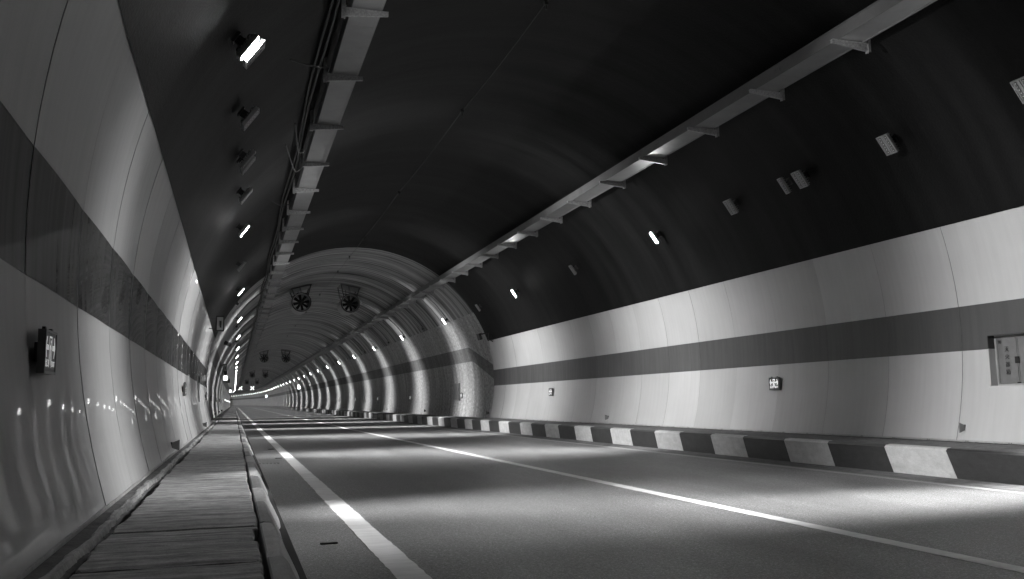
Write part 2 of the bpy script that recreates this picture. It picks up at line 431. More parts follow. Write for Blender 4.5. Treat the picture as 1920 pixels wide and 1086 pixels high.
def niche(side, s0, s1, h0, h1, a_in, a_out, mlow, mband, lab, hstripe, s_full=None):
    t = empty('extinguisher_cabinet', P((s0 + s1)/2, a_out*side, h0))
    setp(t, label=lab, cat='cabinet', group='fire extinguisher cabinets set into the side walls')
    q = MB(); f = lambda x, y, z: P(x, y, z)
    d = 0.012
    q.box(s0 - d, s0, side*a_in, side*a_out, h0, h1, f); q.build('reveal', mlow, t)
    q = MB(); q.box(s1, s1 + d, side*a_in, side*a_out, h0, hstripe, f); q.build('reveal', mlow, t)
    q = MB(); q.box(s1, s1 + d, side*a_in, side*a_out, hstripe, h1, f); q.build('reveal', mband, t)
    q = MB(); q.box(s0, s1, side*a_in, side*a_out, h1, h1 + d, f); q.build('reveal', mband, t)
    q = MB(); q.box(s0 - 0.03, s1 + 0.03, side*(a_in - 0.02), side*a_out, h0 - 0.03, h0, f); q.build('sill', M_WHITE, t)
    q = MB()
    for (x0, x1, y0, y1) in ((s0, s1, h0, h0 + 0.03), (s0, s1, h1 - 0.03, h1), (s0, s0 + 0.03, h0 + 0.03, h1 - 0.03), (s1 - 0.03, s1, h0 + 0.03, h1 - 0.03)):
        q.box(x0, x1, side*(a_out - 0.035), side*a_out, y0, y1, f)
    q.build('frame', M_FIX, t)
    q = MB(); q.box(s0, s1, side*a_out, side*(a_out + 0.02), h0, h1, f); q.build('back_plate', M_BLACK, t)
    mid = s1 - 0.40 if side > 0 else (s0 + s1)/2
    doors = []
    for (x0, x1) in ((s0 + 0.034, mid - 0.004), (mid + 0.004, s1 - 0.034)):
        q = MB(); q.box(x0, x1, side*(a_out - 0.03), side*(a_out - 0.012), h0 + 0.034, h1 - 0.034, f)
        e = 0.018
        for (u0_, u1_, v0_, v1_) in ((x0, x1, h0 + 0.034, h0 + 0.034 + e), (x0, x1, h1 - 0.034 - e, h1 - 0.034), (x0, x0 + e, h0 + 0.034 + e, h1 - 0.034 - e), (x1 - e, x1, h0 + 0.034 + e, h1 - 0.034 - e)):
            q.box(u0_, u1_, side*(a_out - 0.037), side*(a_out - 0.03), v0_, v1_, f)
        doors.append(q.build('door', M_STEEL, t))
    hh = (h0 + h1)/2
    q = MB(); q.box(mid - 0.035, mid + 0.035, side*(a_out - 0.052), side*(a_out - 0.037), hh - 0.05, hh + 0.05, f); q.build('latch', M_BLACK, doors[0])
    q = MB(); q.box(mid - 0.03, mid + 0.03, side*(a_out - 0.045), side*(a_out - 0.037), h0 + 0.03, h0 + 0.05, f); q.build('bolt', M_BLACK, doors[0])
    return t, doors, mid
cab, doors, mid = niche(1, 9.62, 10.72, 0.14, 0.90, 6.04, 6.20, M_WHITE, M_BAND, 'steel fire extinguisher cabinet numbered 90 in a niche of the right wall', 0.707)
A_ = 6.20 - 0.040
for i, ch in enumerate('灭火器箱'):
    text_mesh('lettering', ch, 0.085, M_BLACK, doors[1], frame_on_wall(1, 10.50, A_, 0.685 - i*0.115))
text_mesh('lettering', '90', 0.075, M_BLACK, doors[1], frame_on_wall(1, 10.62, A_, 0.80) @ Matrix.Scale(0.8, 4, (1, 0, 0)))
niche(-1, 28.1, 29.3, 0.10, 0.90, 6.04, 6.20, M_WHITE, M_BAND, 'fire extinguisher cabinet in the niche of the glossy left wall', 0.707)
for k, s in enumerate((45.2, 80.3)):
    t = empty('extinguisher_cabinet', P(s, 6.13, 0.1)); setp(t, label='narrow flush cabinet door in the whitewashed right lining, %s the ring joint' % ('nearest to' if k == 0 else 'second beyond'), cat='cabinet', group='fire extinguisher cabinets set into the side walls')
    q = MB(); q.box(s - 0.55, s + 0.55, 6.10, 6.30, 0.08, 0.98, lambda x, y, z: P(x, y, z)); q.build('frame', M_FIX, t)
    for x0, x1 in ((s - 0.5, s - 0.01), (s + 0.01, s + 0.5)):
        q = MB(); q.box(x0, x1, 6.085, 6.10, 0.12, 0.94, lambda x, y, z: P(x, y, z)); q.build('door', M_STEEL, t)

# ------------------------------------------------------------------ right kerb, footway, gap
def kerb_right():
    k = sweep('kerb_right', [(4.60, -1.2), (4.60, -0.7305)], S0, SEND, M_STRIP); setp(k, kind='structure', label='kerb along the right side painted in slanted black and white blocks')
    bl = []
    j = -8
    while True:
        sw = 10.14 + 2.602*j - 2.602*0
        bl.append((sw, sw + 1.235, M_KW)); bl.append((sw + 1.235, sw + 2.602, M_KD)); j += 1
        if sw > SEND - 10: break
    def blockV(s0, s1):
        # (offset, height, slant shift)
        pr = [(4.53, -1.147, -0.19), (4.535, -0.765, -0.005), (4.57, -0.735, 0.0), (4.70, -0.725, 0.06)]
        g = 0.004
        return [P(s0 + g + sh, o, h) for (o, h, sh) in pr] + [P(s1 - g + sh, o, h) for (o, h, sh) in pr], [(s0 + i*0.001, h) for i, (o, h, sh) in enumerate(pr)] + [(s1, h) for (o, h, sh) in pr]
    cnt = 0; rest = {M_KW: MB(), M_KD: MB()}
    for (s0, s1, mt) in bl:
        if s1 < S0: continue
        V, U = blockV(s0, s1); F = [(0, 1, 5, 4), (1, 2, 6, 5), (2, 3, 7, 6), (0, 3, 2, 1), (4, 5, 6, 7)]
        if cnt < 130:
            o = mesh('kerb_block', V, F, mt, uv=U, parent=k)
            cnt += 1
        else:
            r = rest[mt]; n = len(r.V); r.V += V; r.U += U; r.F += [tuple(n + i for i in f) for f in F]
    for mt in rest:
        o = rest[mt].build('kerb_blocks_far', mt, k); o['kind'] = 'stuff'
    return k
kerb_right()
fr = sweep('footway_right', [(4.70, -0.728), (5.2, -0.715), (5.80, -0.722)], S0, SEND, M_STRIP, step=None); setp(fr, kind='structure', label='narrow concrete footway behind the striped right kerb')
gp = sweep('cable_trench', [(5.80, -0.722), (5.80, -0.95), (6.15, -0.95)], S0, SEND, M_GAP, parent=fr)
# crumbs of mortar along the dark gap at the foot of the right wall
random.seed(3); m = MB()
for i in range(420):
    s = random.uniform(4, 60); a = 5.79 + random.uniform(-0.03, 0.02); r = random.uniform(0.006, 0.02)
    m.box(s, s + r*random.uniform(1, 4), a, a + r, -0.724, -0.722 + r*random.uniform(0.3, 0.8), lambda x, y, z: P(x, y, z))
o = m.build('mortar_crumbs', M_STRIP, fr); o['kind'] = 'stuff'

# ------------------------------------------------------------------ left footway: wall-side mortar strip, jagged gaps, slabs, kerb blocks
def nz(s, seed, amp):
    v = 0
    for k, (f, g) in enumerate(((1.1, 1), (2.9, 0.6), (7.3, 0.45), (17.0, 0.3), (41.0, 0.2))):
        v += g*math.sin(s*f*(1 + 0.013*seed) + seed*1.7 + k*2.1)
    return v*amp
fl = sweep('footway_left', [(-6.2, -0.93), (-4.6, -0.93)], S0, SEND, M_GAP); setp(fl, kind='structure', label='raised concrete walkway with slabs along the left wall')
def jl(s, i):
    if i == 2: return nz(s, 1, 0.012)
    if i == 3: return nz(s, 1, 0.012) + 0.012 + nz(s, 5, 0.004)
    return 0
sp_ = [(-5.99, -0.70), (-5.85, -0.712), (-5.735, -0.722), (-5.70, -0.755), (-5.69, -0.93)]
def strip(a, b, st, nm='mortar_strip'): return sweep(nm, sp_, a, b, M_STRIP, parent=fl, jag=jl, step=st)
strip(S0, 44, 0.06); strip(44, SEND, 6)
# raised lip along the wall-side gap
def lip():
    V, F, U = [], [], []; ss = srange(0, 44, 0.05)
    for s in ss:
        b = -5.735 + nz(s, 1, 0.012); hh = 0.012 + 0.010*max(0, math.sin(s*2.3) + 0.6*math.sin(s*7.7 + 1) + 0.3*math.sin(s*23))
        for (o, h) in ((b - 0.03, -0.7215), (b - 0.012, -0.7215 + hh), (b + 0.016, -0.7215 + hh*0.8), (b + 0.030 + nz(s, 5, 0.004), -0.75)): V.append(P(s, o, h)); U.append((s, o))
    for i in range(len(ss)-1):
        for j in range(3): F.append((i*4+j, i*4+j+1, i*4+j+5, i*4+j+4))
    mesh('mortar_lip', V, F, M_SLAB, uv=U, parent=fl)
lip()
joints = [2.4, 3.1, 3.75, 4.42, 5.05, 5.72, 7.39, 9.1, 10.81, 12.7, 14.1, 15.54, 17.55, 20.1, 22.6, 25.0, 27.4]
joints = srange(-14, 2.4, 1.7)[:-1] + joints
while joints[-1] < 110: joints.append(joints[-1] + random.choice((2.3, 2.9, 3.3)))
random.seed(11)
for i in range(len(joints)-1):
    a, b = joints[i], joints[i+1]
    wide = random.choice((0.006, 0.010, 0.02)) if abs(a - 5.05) > 0.01 else 0.035
    a += wide/2; b -= 0.004
    dz = random.uniform(-0.006, 0.006); tl = random.uniform(-0.004, 0.004)
    ss = srange(a, b, 0.05 if b < 32 else 0.4)
    V, F, U = [], [], []; jv = random.uniform(0, 50)
    for s in ss:
        lo = -5.655 + nz(s, 3, 0.013) + (0.02 if (s - a < 0.04 or b - s < 0.04) else 0)
        hi = -4.848 + nz(s, 4, 0.007) - (0.028 if (a > 4.5 and a < 5.7 and s < a + 0.5) else 0) - (0.015 if (s - a < 0.04 or b - s < 0.04) else 0)
        zz = -0.722 + dz + tl*(s - a)/(b - a)
        dip = -0.006 if (s - a < 0.02 or b - s < 0.02) else 0
        pr = [(lo, zz - 0.12), (lo, zz - 0.012), (lo + 0.012, zz + dip)] + [(lo + 0.012 + (hi - lo - 0.024)*q/5, zz + dip + 0.0022*math.sin(q*2.2 + s*3.1 + jv)) for q in range(1, 5)] + [(hi - 0.012, zz + dip), (hi, zz - 0.012), (hi, zz - 0.12)]
        for (o, h) in pr: V.append(P(s, o, h)); U.append((o, s + jv))
    n = len(pr)
    for x in range(len(ss)-1):
        for j in range(n-1): F.append((x*n+j, x*n+j+1, (x+1)*n+j+1, (x+1)*n+j))
    F.append(tuple(range(n))); F.append(tuple((len(ss)-1)*n + j for j in range(n))[::-1])
    mesh('slab', V, F, M_SLAB, uv=U, parent=fl)
o = sweep('slabs_far', [(-5.66, -0.8), (-5.66, -0.722), (-4.86, -0.722), (-4.86, -0.8)], joints[-1], SEND, M_SLAB, parent=fl)
# left kerb
kl = sweep('kerb_left', [(-4.80, -1.2), (-4.80, -0.76)], S0, SEND, M_STRIP); setp(kl, kind='structure', label='worn rounded kerb between the left walkway and the road')
kp = [(-4.828, -0.85), (-4.828, -0.735), (-4.820, -0.722), (-4.785, -0.720), (-4.752, -0.722), (-4.738, -0.738), (-4.67, -0.875), (-4.60, -1.02), (-4.535, -1.149)]
random.seed(5); s = 4.45 - 1.29*14; i = 0
farA, farB = MB(), MB()
while s < SEND - 5:
    e = s + 1.29*random.uniform(0.97, 1.03) if s < 90 else s + 1.29
    if s > S0:
        mt = M_KL1 if i % 2 == 0 else M_KL2
        da, dh = random.uniform(-0.012, 0.012), random.uniform(-0.008, 0.006)
        puff = 0.014 if i % 2 == 0 else -0.006
        if s < 90:
            V, F, U = [], [], []; ss = srange(s + 0.004, e - 0.004, 0.13); n = len(kp)
            for x in ss:
                t = (x - s)/(e - s); ed = -0.010 if min(t, 1 - t) < 0.02 else 0.0
                for j, (o_, h_) in enumerate(kp):
                    sh = -0.16*max(0, (j - 4)/4.0)
                    k2 = (puff*math.sin(PI*t) + ed)*(j >= 3) + da*(j > 2)
                    V.append(P(x + sh, o_ + k2, h_ + (dh + nz(x, 8, 0.0025) + ed*0.5)*(1 < j < 6))); U.append((x, j*0.07))
            for x in range(len(ss)-1):
                for j in range(n-1): F.append((x*n+j, x*n+j+1, (x+1)*n+j+1, (x+1)*n+j))
            F.append(tuple(range(n))); F.append(tuple((len(ss)-1)*n + j for j in range(n))[::-1])
            mesh('kerb_block', V, F, mt, uv=U, parent=kl, smooth=False)
        else:
            r = farA if i % 2 == 0 else farB
            for j in range(len(kp)-1):
                (o1, h1), (o2, h2) = kp[j], kp[j+1]
                r.quad(P(s, o1, h1), P(s, o2, h2), P(e, o2, h2), P(e, o1, h1), [(s, j*.07), (s, j*.07+.07), (e, j*.07+.07), (e, j*.07)])
    s = e; i += 1
farA.build('kerb_blocks_far', M_KL1, kl)['kind'] = 'stuff'; farB.build('kerb_blocks_far', M_KL2, kl)['kind'] = 'stuff'

# ------------------------------------------------------------------ lamps
LA, LH = 4.86, 3.99
ORD = ['first', 'second', 'third', 'fourth', 'fifth', 'sixth', 'seventh', 'eighth', 'ninth', 'tenth', 'eleventh', 'twelfth', 'thirteenth', 'fourteenth', 'fifteenth', 'sixteenth', 'seventeenth', 'eighteenth', 'nineteenth', 'twentieth'] + ['%dth' % n if n % 10 not in (1, 2, 3) else '%d%s' % (n, {1: 'st', 2: 'nd', 3: 'rd'}[n % 10]) for n in range(21, 60)]
def lamp_matrix(side, s, a=LA, h=LH, aim=0.0):
    """x along the tunnel, y down the arch, z inward normal"""
    al = ang(s); f = Vector((-math.sin(al), math.cos(al), 0)); rr = Vector((math.cos(al), math.sin(al), 0))
    th = math.atan2(h - YC, a) + aim
    z = -(rr*side*math.cos(th) + Vector((0, 0, 1))*math.sin(th)); z.normalize()
    y = rr*side*math.sin(th) - Vector((0, 0, 1))*math.cos(th)
    x = y.cross(z)
    Rm = Matrix((x, y, z)).transposed().to_4x4(); Rm.translation = P(s, side*a, h)
    return Rm
def mesh_local(name, mb, mat):
    me = bpy.data.meshes.new(name); me.from_pydata([tuple(v) for v in mb.V], [], mb.F); me.materials.append(mat)
    l = me.uv_layers.new(name='UVMap')
    for i, lp in enumerate(me.loops): l.data[i].uv = mb.U[lp.vertex_index]
    return me
def ring_box(m, x0, x1, y0, y1, z0, z1, e):
    m.box(x0, x1, y0, y0 + e, z0, z1); m.box(x0, x1, y1 - e, y1, z0, z1); m.box(x0, x0 + e, y0 + e, y1 - e, z0, z1); m.box(x1 - e, x1, y0 + e, y1 - e, z0, z1)
# shared meshes
def fixture_meshes(wx, rows, lit):
    L = 0.34; D = {}
    b = MB(); b.box(-wx/2 + 0.004, wx/2 - 0.004, -L/2 + 0.004, L/2 - 0.004, -0.055, -0.012); ring_box(b, -wx/2, wx/2, -L/2, L/2, -0.03, 0.0, 0.014)
    if rows == 2: b.box(-0.012, 0.012, -L/2 + 0.014, L/2 - 0.014, -0.012, -0.001)
    for k in range(7): b.box(-wx/2 + 0.01, wx/2 - 0.01, -L/2 + 0.03 + k*0.045, -L/2 + 0.036 + k*0.045, -0.085, -0.055)
    D['housing'] = mesh_local('housing', b, M_FIX)
    h = MB(); h.box(-0.03, 0.03, -0.05, 0.05, -0.17, -0.085); h.box(-0.05, 0.05, -0.07, 0.07, -0.20, -0.17); h.box(-0.045, 0.045, -0.12, -0.09, -0.10, -0.085); h.box(-0.045, 0.045, 0.09, 0.12, -0.10, -0.085)
    D['bracket'] = mesh_local('bracket', h, M_DARK)
    cs = [-wx/4, wx/4] if rows == 2 else [0.0]
    c = MB(); ln = MB()
    for x in cs:
        for k in range(6):
            y = -L/2 + 0.045 + k*0.05
            c.box(x - 0.021, x + 0.021, y - 0.021, y + 0.021, -0.0118, -0.009)
            prof = [(0.0, 0.013), (0.005, 0.011), (0.008, 0.006), (0.009, 0.0005)]
            n0 = len(ln.V)
            for (zz, r) in prof:
                for j in range(8): ln.V.append(Vector((x + r*math.cos(PI*j/4), y + r*math.sin(PI*j/4), -0.009 + zz))); ln.U.append((0, 0))
            for i_ in range(3):
                for j in range(8): ln.F.append((n0 + i_*8 + j, n0 + i_*8 + (j+1) % 8, n0 + (i_+1)*8 + (j+1) % 8, n0 + (i_+1)*8 + j))
    D['led_cup'] = mesh_local('led_cup', c, M_FIXD)
    D['lens'] = mesh_local('lens', ln, M_LENSOFF)
    if lit:
        g = MB(); g.box(-0.045, 0.045, -L/2 + 0.018, L/2 - 0.018, -0.006, 0.004)
        D['lit_strip'] = mesh_local('lit_strip', g, M_LED)
    return D
FXL = fixture_meshes(0.12, 1, True); FXF = fixture_meshes(0.15, 1, True)
g_ = MB(); g_.box(-0.06, 0.06, -0.15, 0.15, -0.006, 0.03); FXF['lit_strip'] = mesh_local('lit_strip', g_, M_LEDF)
FXN = fixture_meshes(0.12, 1, False); FXW = fixture_meshes(0.24, 2, False)
def place(kind, side, s, lab, grp, a=LA, h=LH, full=True, cat='lamp'):
    name = 'strip_lamp' if kind is not FXW else 'panel_lamp'
    t = bpy.data.objects.new(name, None); C.objects.link(t); t.empty_display_size = 0.2
    t.matrix_world = lamp_matrix(side, s, a, h)
    setp(t, label=lab, cat=cat, group=grp)
    keys = list(kind.keys()) if full else ['housing', 'lit_strip']
    for k in keys:
        if k == 'lens' and 'lit_strip' in kind: continue
        o = bpy.data.objects.new(k, kind[k]); C.objects.link(o); o.parent = t
        if k in ('led_cup', 'lens'): o['kind'] = 'stuff'
    return t
def beam(t, watts, tilt=BEAM_TILT, bw=BEAM_W, cone=132):
    nm = 'lamp_beam_%d_%d' % (int(watts), cone); ld = bpy.data.lights.get(nm)
    if ld is None:
        ld = bpy.data.lights.new(nm, 'SPOT'); ld.energy = watts; ld.spot_size = math.radians(cone); ld.spot_blend = 1.0
        ld.shadow_soft_size = 0.04; ld.color = (1, 1, 1)
    o = bpy.data.objects.new('beam', ld); C.objects.link(o); o.parent = t
    # spot looks along its -Z; narrow along the tunnel (x), wide across it (y)
    o.matrix_local = Matrix.Translation((0, 0, 0.06)) @ Matrix.Rotation(PI - tilt, 4, 'X') @ Matrix.Diagonal((bw, 1.0, 1.0, 1.0))
    return o
near_w = {-3.6: 'behind', 7.95: 'a', 19.5: 'b', 31.07: 'c'}
for side in (1, -1):
    sd = 'right' if side > 0 else 'left'
    shift = 0.0 if side > 0 else 1.45
    for n_, (s, lab) in enumerate([(-15.2, ''), (-3.6, ''), (8.35, 'lit strip lamp on the dark %s ceiling, nearest the camera' % sd), (19.5, 'lit strip lamp on the dark %s ceiling, middle one above the white panels' % sd), (31.07, 'lit strip lamp on the dark %s ceiling, last before the ring joint' % sd)]):
        if s < 0: continue
        lb = lab or 'lit strip lamp on the %s ceiling behind the camera' % sd
        nl = side < 0 and s < 10
        t = place(FXL, side, 9.85 if nl else s + shift, lb, 'lit lamps along the tunnel sides', a=4.93 if nl else LA, h=3.95 if nl else LH); beam(t, LAMP_W*(1.2 if side > 0 else 0.8), math.radians(24 if side > 0 else 4), 0.17 if side > 0 else 0.22, 120) if s < 10 else beam(t, LAMP_W*0.98, BEAM_TILT, 0.31)
    for i in range(40):
        s = 42.64 + 11.572*i + (0.8*max(0, 1 - i/10) if side < 0 else 0)
        if side < 0 and i > 38: continue
        t = place(FXF, side, s, 'lit lamp on the %s concrete lining, %s beyond the ring joint' % (sd, ORD[i]), 'lit lamps along the tunnel sides', a=LA - 0.0, h=LH, full=i < 8)
        beam(t, LAMP_W*1.1, math.radians(7), 0.17, 126)
un = {1: [(8.66, FXW, 'nearest the camera beside the lit lamp'), (11.25, FXW, 'alone, second from the camera'), (13.55, FXW, 'left of its pair'), (15.95, FXW, 'between the pair and the lit lamp'), (25.1, FXN, 'between the two lit lamps above the white panels'), (36.3, FXN, 'just before the ring joint')],
      -1: [(10.12, FXW, 'directly beside the nearest lit lamp'), (12.55, FXW, 'just beyond the nearest lit lamp'), (15.1, FXW, 'in the close pair'), (17.4, FXW, 'between the pair and the next lit lamp'), (26.6, FXN, 'between the two further lit lamps'), (37.2, FXN, 'just before the ring joint')]}
for side in (1, -1):
    sd = 'right' if side > 0 else 'left'
    for (s, k, lab) in un[side]:
        place(k, side, s, 'unlit %s lamp on the %s ceiling, %s' % ('wide' if k is FXW else 'narrow', sd, lab), 'unlit lamps on the dark ceiling')
place(FXN, 1, 14.05, 'unlit narrow lamp right against the wide one on the right ceiling', 'unlit lamps on the dark ceiling')
place(FXN, -1, 14.7, 'unlit narrow lamp tucked under the wide one on the left ceiling', 'unlit lamps on the dark ceiling')
for side in (1, -1):
    for i in range(9):
        s = 48.4 + 11.572*i
        place(FXN, side, s, 'small unlit lamp on the %s lining, in the %s gap beyond the ring' % ('right' if side > 0 else 'left', ORD[i]), 'small unlit lamps in the far tunnel', full=False if False else True)

# ------------------------------------------------------------------ cable trays with brackets
def tray(side, offs, tip, post, ht, s_list, lab):
    t = empty('cable_tray', P(0, side*(tip + post)/2, ht)); setp(t, label=lab, cat='cable tray')
    f = lambda x, y, z: P(x, y, z)
    i0, i1 = offs
    def sec(a, b, m, m2):
        for x0, x1 in zip(S_(a, b)[:-1], S_(a, b)[1:]):
            m.box(x0, x1, side*i0, side*i1, ht + 0.004, ht + 0.016, f)
            m.box(x0, x1, side*(i0 + 0.0), side*(i0 + 0.02), ht - 0.008, ht + 0.004, f)
            m.box(x0, x1, side*(i1 - 0.02), side*(i1), ht - 0.008, ht + 0.004, f)
            m2.box(x0, x1, side*(i0 - 0.006), side*(i0), ht - 0.010, ht + 0.19, f)
            m2.box(x0, x1, side*(i0 - 0.02), side*(i0 - 0.006), ht + 0.176, ht + 0.19, f)
            m2.box(x0, x1, side*(i1), side*(i1 + 0.006), ht - 0.010, ht + 0.19, f)
            m2.box(x0, x1, side*(i0 - 0.006), side*(i1 + 0.006), ht + 0.191, ht + 0.197, f)
    a = S0; n = 0
    while a < 100:
        b = a + 4.3
        m, m2 = MB(), MB(); sec(a, b - 0.006, m, m2)
        pan = m.build('tray_section', M_TRAY, t); m2.build('side_plate', M_TRAYSIDE, pan)
        m = MB(); m.box(b - 0.08, b + 0.08, side*(i0 - 0.012), side*(i0 - 0.0065), ht + 0.03, ht + 0.15, f)
        for q in (-0.05, 0.05): m.box(b + q - 0.01, b + q + 0.01, side*(i0 - 0.022), side*(i0 - 0.012), ht + 0.08, ht + 0.1, f)
        m.build('joint_plate', M_TRAYSIDE, t)
        a = b
    m, m2 = MB(), MB(); sec(a, 560, m, m2); m.build('tray_far', M_TRAY, t); m2.build('tray_side_far', M_TRAYSIDE, t)
    far = MB()
    for s in s_list:
        m = MB() if s < 110 else far
        # tapered arm: deep at the post, shallow at the tip
        w2 = 0.02
        def arm(mm, x0, x1, zt0, zb0, zt1, zb1, s=s):
            n = len(mm.V)
            for x in (s - w2, s + w2):
                mm.V += [P(x, side*x0, zt0), P(x, side*x0, zb0), P(x, side*x1, zb1), P(x, side*x1, zt1)]; mm.U += [(0, 0)]*4
            mm.F += [(n, n+1, n+2, n+3), (n+4, n+7, n+6, n+5), (n, n+4, n+5, n+1), (n+1, n+5, n+6, n+2), (n+2, n+6, n+7, n+3), (n+3, n+7, n+4, n)]
        arm(m, tip, post, ht - 0.012, ht - 0.062, ht - 0.012, ht - 0.125)
        m.box(s - 0.035, s + 0.035, side*(tip), side*post, ht - 0.0118, ht - 0.0085, f)
        top = YC + math.sqrt(max(0.1, 6.2**2 - post**2)) - 0.01
        m.box(s - 0.035, s + 0.035, side*post, side*(post + 0.008), ht - 0.15, top + 0.03, f)
        m.box(s - 0.03, s - 0.022, side*(post + 0.008), side*(post + 0.05), ht - 0.14, top, f)
        m.box(s + 0.022, s + 0.03, side*(post + 0.008), side*(post + 0.05), ht - 0.14, top, f)
        if s < 110:
            for q in (ht - 0.1, ht + 0.02): m.box(s - 0.01, s + 0.01, side*(post - 0.012), side*post, q - 0.01, q + 0.01, f)
            m.build('bracket', M_GALV, t)
    o = far.build('brackets_far', M_GALV, t); o['kind'] = 'stuff'
    return t
sl = [10.33 + 2.155*k for k in range(-11, 200)]
TR = tray(1, (3.30, 3.74), 3.20, 3.82, 5.20, sl, 'galvanised cable tray on brackets along the right side of the ceiling')
sl = [11.25 - 2.5*k for k in range(9, 0, -1)] + [11.25, 13.72, 16.35, 19.05, 21.5, 24.08, 26.45, 28.67, 30.97] + [33.21 + 2.35*k for k in range(0, 180)]
TL = tray(-1, (3.24, 3.64), 3.15, 3.72, 5.22, sl, 'galvanised cable tray on brackets along the left side of the ceiling')

# conduits from the trays down to the lamps
def arch_pt(s, side, h, R): return P(s, side*math.sqrt(max(0.01, R*R - (h - YC)**2)), h)
random.seed(21)
for side in (1, -1):
    sd = 'right' if side > 0 else 'left'
    lst = []
    lst += [(42.64 + 5.786*i, 'up from the %s lamp beyond the ring joint' % ORD[i]) for i in range(17)]
    for s, lab in lst:
        if side < 0: s += 0.9
        m = MB(); hs = srange(LH + 0.18, 5.38, 0.12); ph = random.uniform(0, 6)
        pts = [arch_pt(s + 0.05*math.sin(h*3 + ph) + (0.12 if h > 5 else 0), side, h, 6.17) for h in hs]
        m.tube(pts, 0.014, 5)
        o = m.build('lamp_cable', M_RUBBER); setp(o, label='thin cable on the %s arch %s' % (sd, lab), cat='cable', group='cables from the trays to the lamps')
def loop_cable(pts, r, lab):
    # smooth through points
    out = []
    for i in range(len(pts)-1):
        p0_, p1_, p2_, p3_ = pts[max(i-1, 0)], pts[i], pts[i+1], pts[min(i+2, len(pts)-1)]
        for k in range(8):
            t = k/8; out.append(0.5*((2*p1_) + (p2_ - p0_)*t + (2*p0_ - 5*p1_ + 4*p2_ - p3_)*t*t + (3*p1_ - p0_ - 3*p2_ + p3_)*t*t*t))
    out.append(pts[-1]); m = MB(); m.tube(out, r, 6); o = m.build('hanging_cable', M_RUBBER); setp(o, label=lab, cat='cable', group='loose cables at the left tray')
loop_cable([P(16.2, -4.05, 5.15), P(16.6, -4.0, 4.98), P(17.4, -3.9, 4.95), P(18.0, -3.75, 5.15)], 0.014, 'loose black cable looping under the left tray, nearer loop')
loop_cable([P(17.5, -4.15, 5.1), P(18.2, -4.0, 4.95), P(19.2, -3.85, 5.02), P(19.6, -3.72, 5.2)], 0.012, 'second loose black cable crossing the nearer loop under the left tray')
loop_cable([P(12.6, -4.35, 4.95), P(12.9, -4.0, 5.0), P(13.3, -3.75, 5.16)], 0.014, 'short black cable rising to the left tray near the camera')
loop_cable([P(22.2, -4.3, 5.05), P(22.7, -4.0, 5.03), P(23.3, -3.75, 5.2)], 0.012, 'short black cable rising to the left tray further on')
# cables lying behind the left tray on the arch
m = MB()
for q, (aa, r) in enumerate(((3.82, 0.024), (3.90, 0.018))):
    pts = [P(s, -aa + 0.03*math.sin(s*0.7 + q), YC + math.sqrt(6.2**2 - aa*aa) - 0.05) for s in srange(2, 120, 1.5)]
    m.tube(pts, r, 6)
o = m.build('cable_bundle', M_RUBBER); setp(o, label='bundle of black cables clipped to the arch behind the left tray', cat='cable')

# crown wire and its clips
m = MB(); hk = [-6, 4, 13.35, 19.16, 27.4, 35.5, 40.25, 45.0, 55.0, 66, 78, 90, 104, 118, 135, 150]
pts = []
for a, b in zip(hk[:-1], hk[1:]):
    for t in (0, 0.25, 0.5, 0.75): pts.append(P(a + (b - a)*t, -0.12, 6.70 - 0.05*math.sin(PI*t)))
m.tube(pts, 0.006, 5); o = m.build('crown_wire', M_BLACK)
t = empty('crown_wire_run', P(13, -0.12, 6.7)); setp(t, label='thin wire with clips hanging along the crown of the ceiling', cat='wire')
o.parent = t; o.matrix_parent_inverse = t.matrix_basis.inverted(); o.name = 'wire'
for s in hk[2:12]:
    m = MB(); f = lambda x, y, z: P(x, y, z)
    m.box(s - 0.03, s + 0.03, -0.15, -0.09, 6.66, 6.73, f); m.box(s - 0.012, s + 0.012, -0.132, -0.108, 6.58, 6.66, f)
    m.build('clip', M_DARK, t)

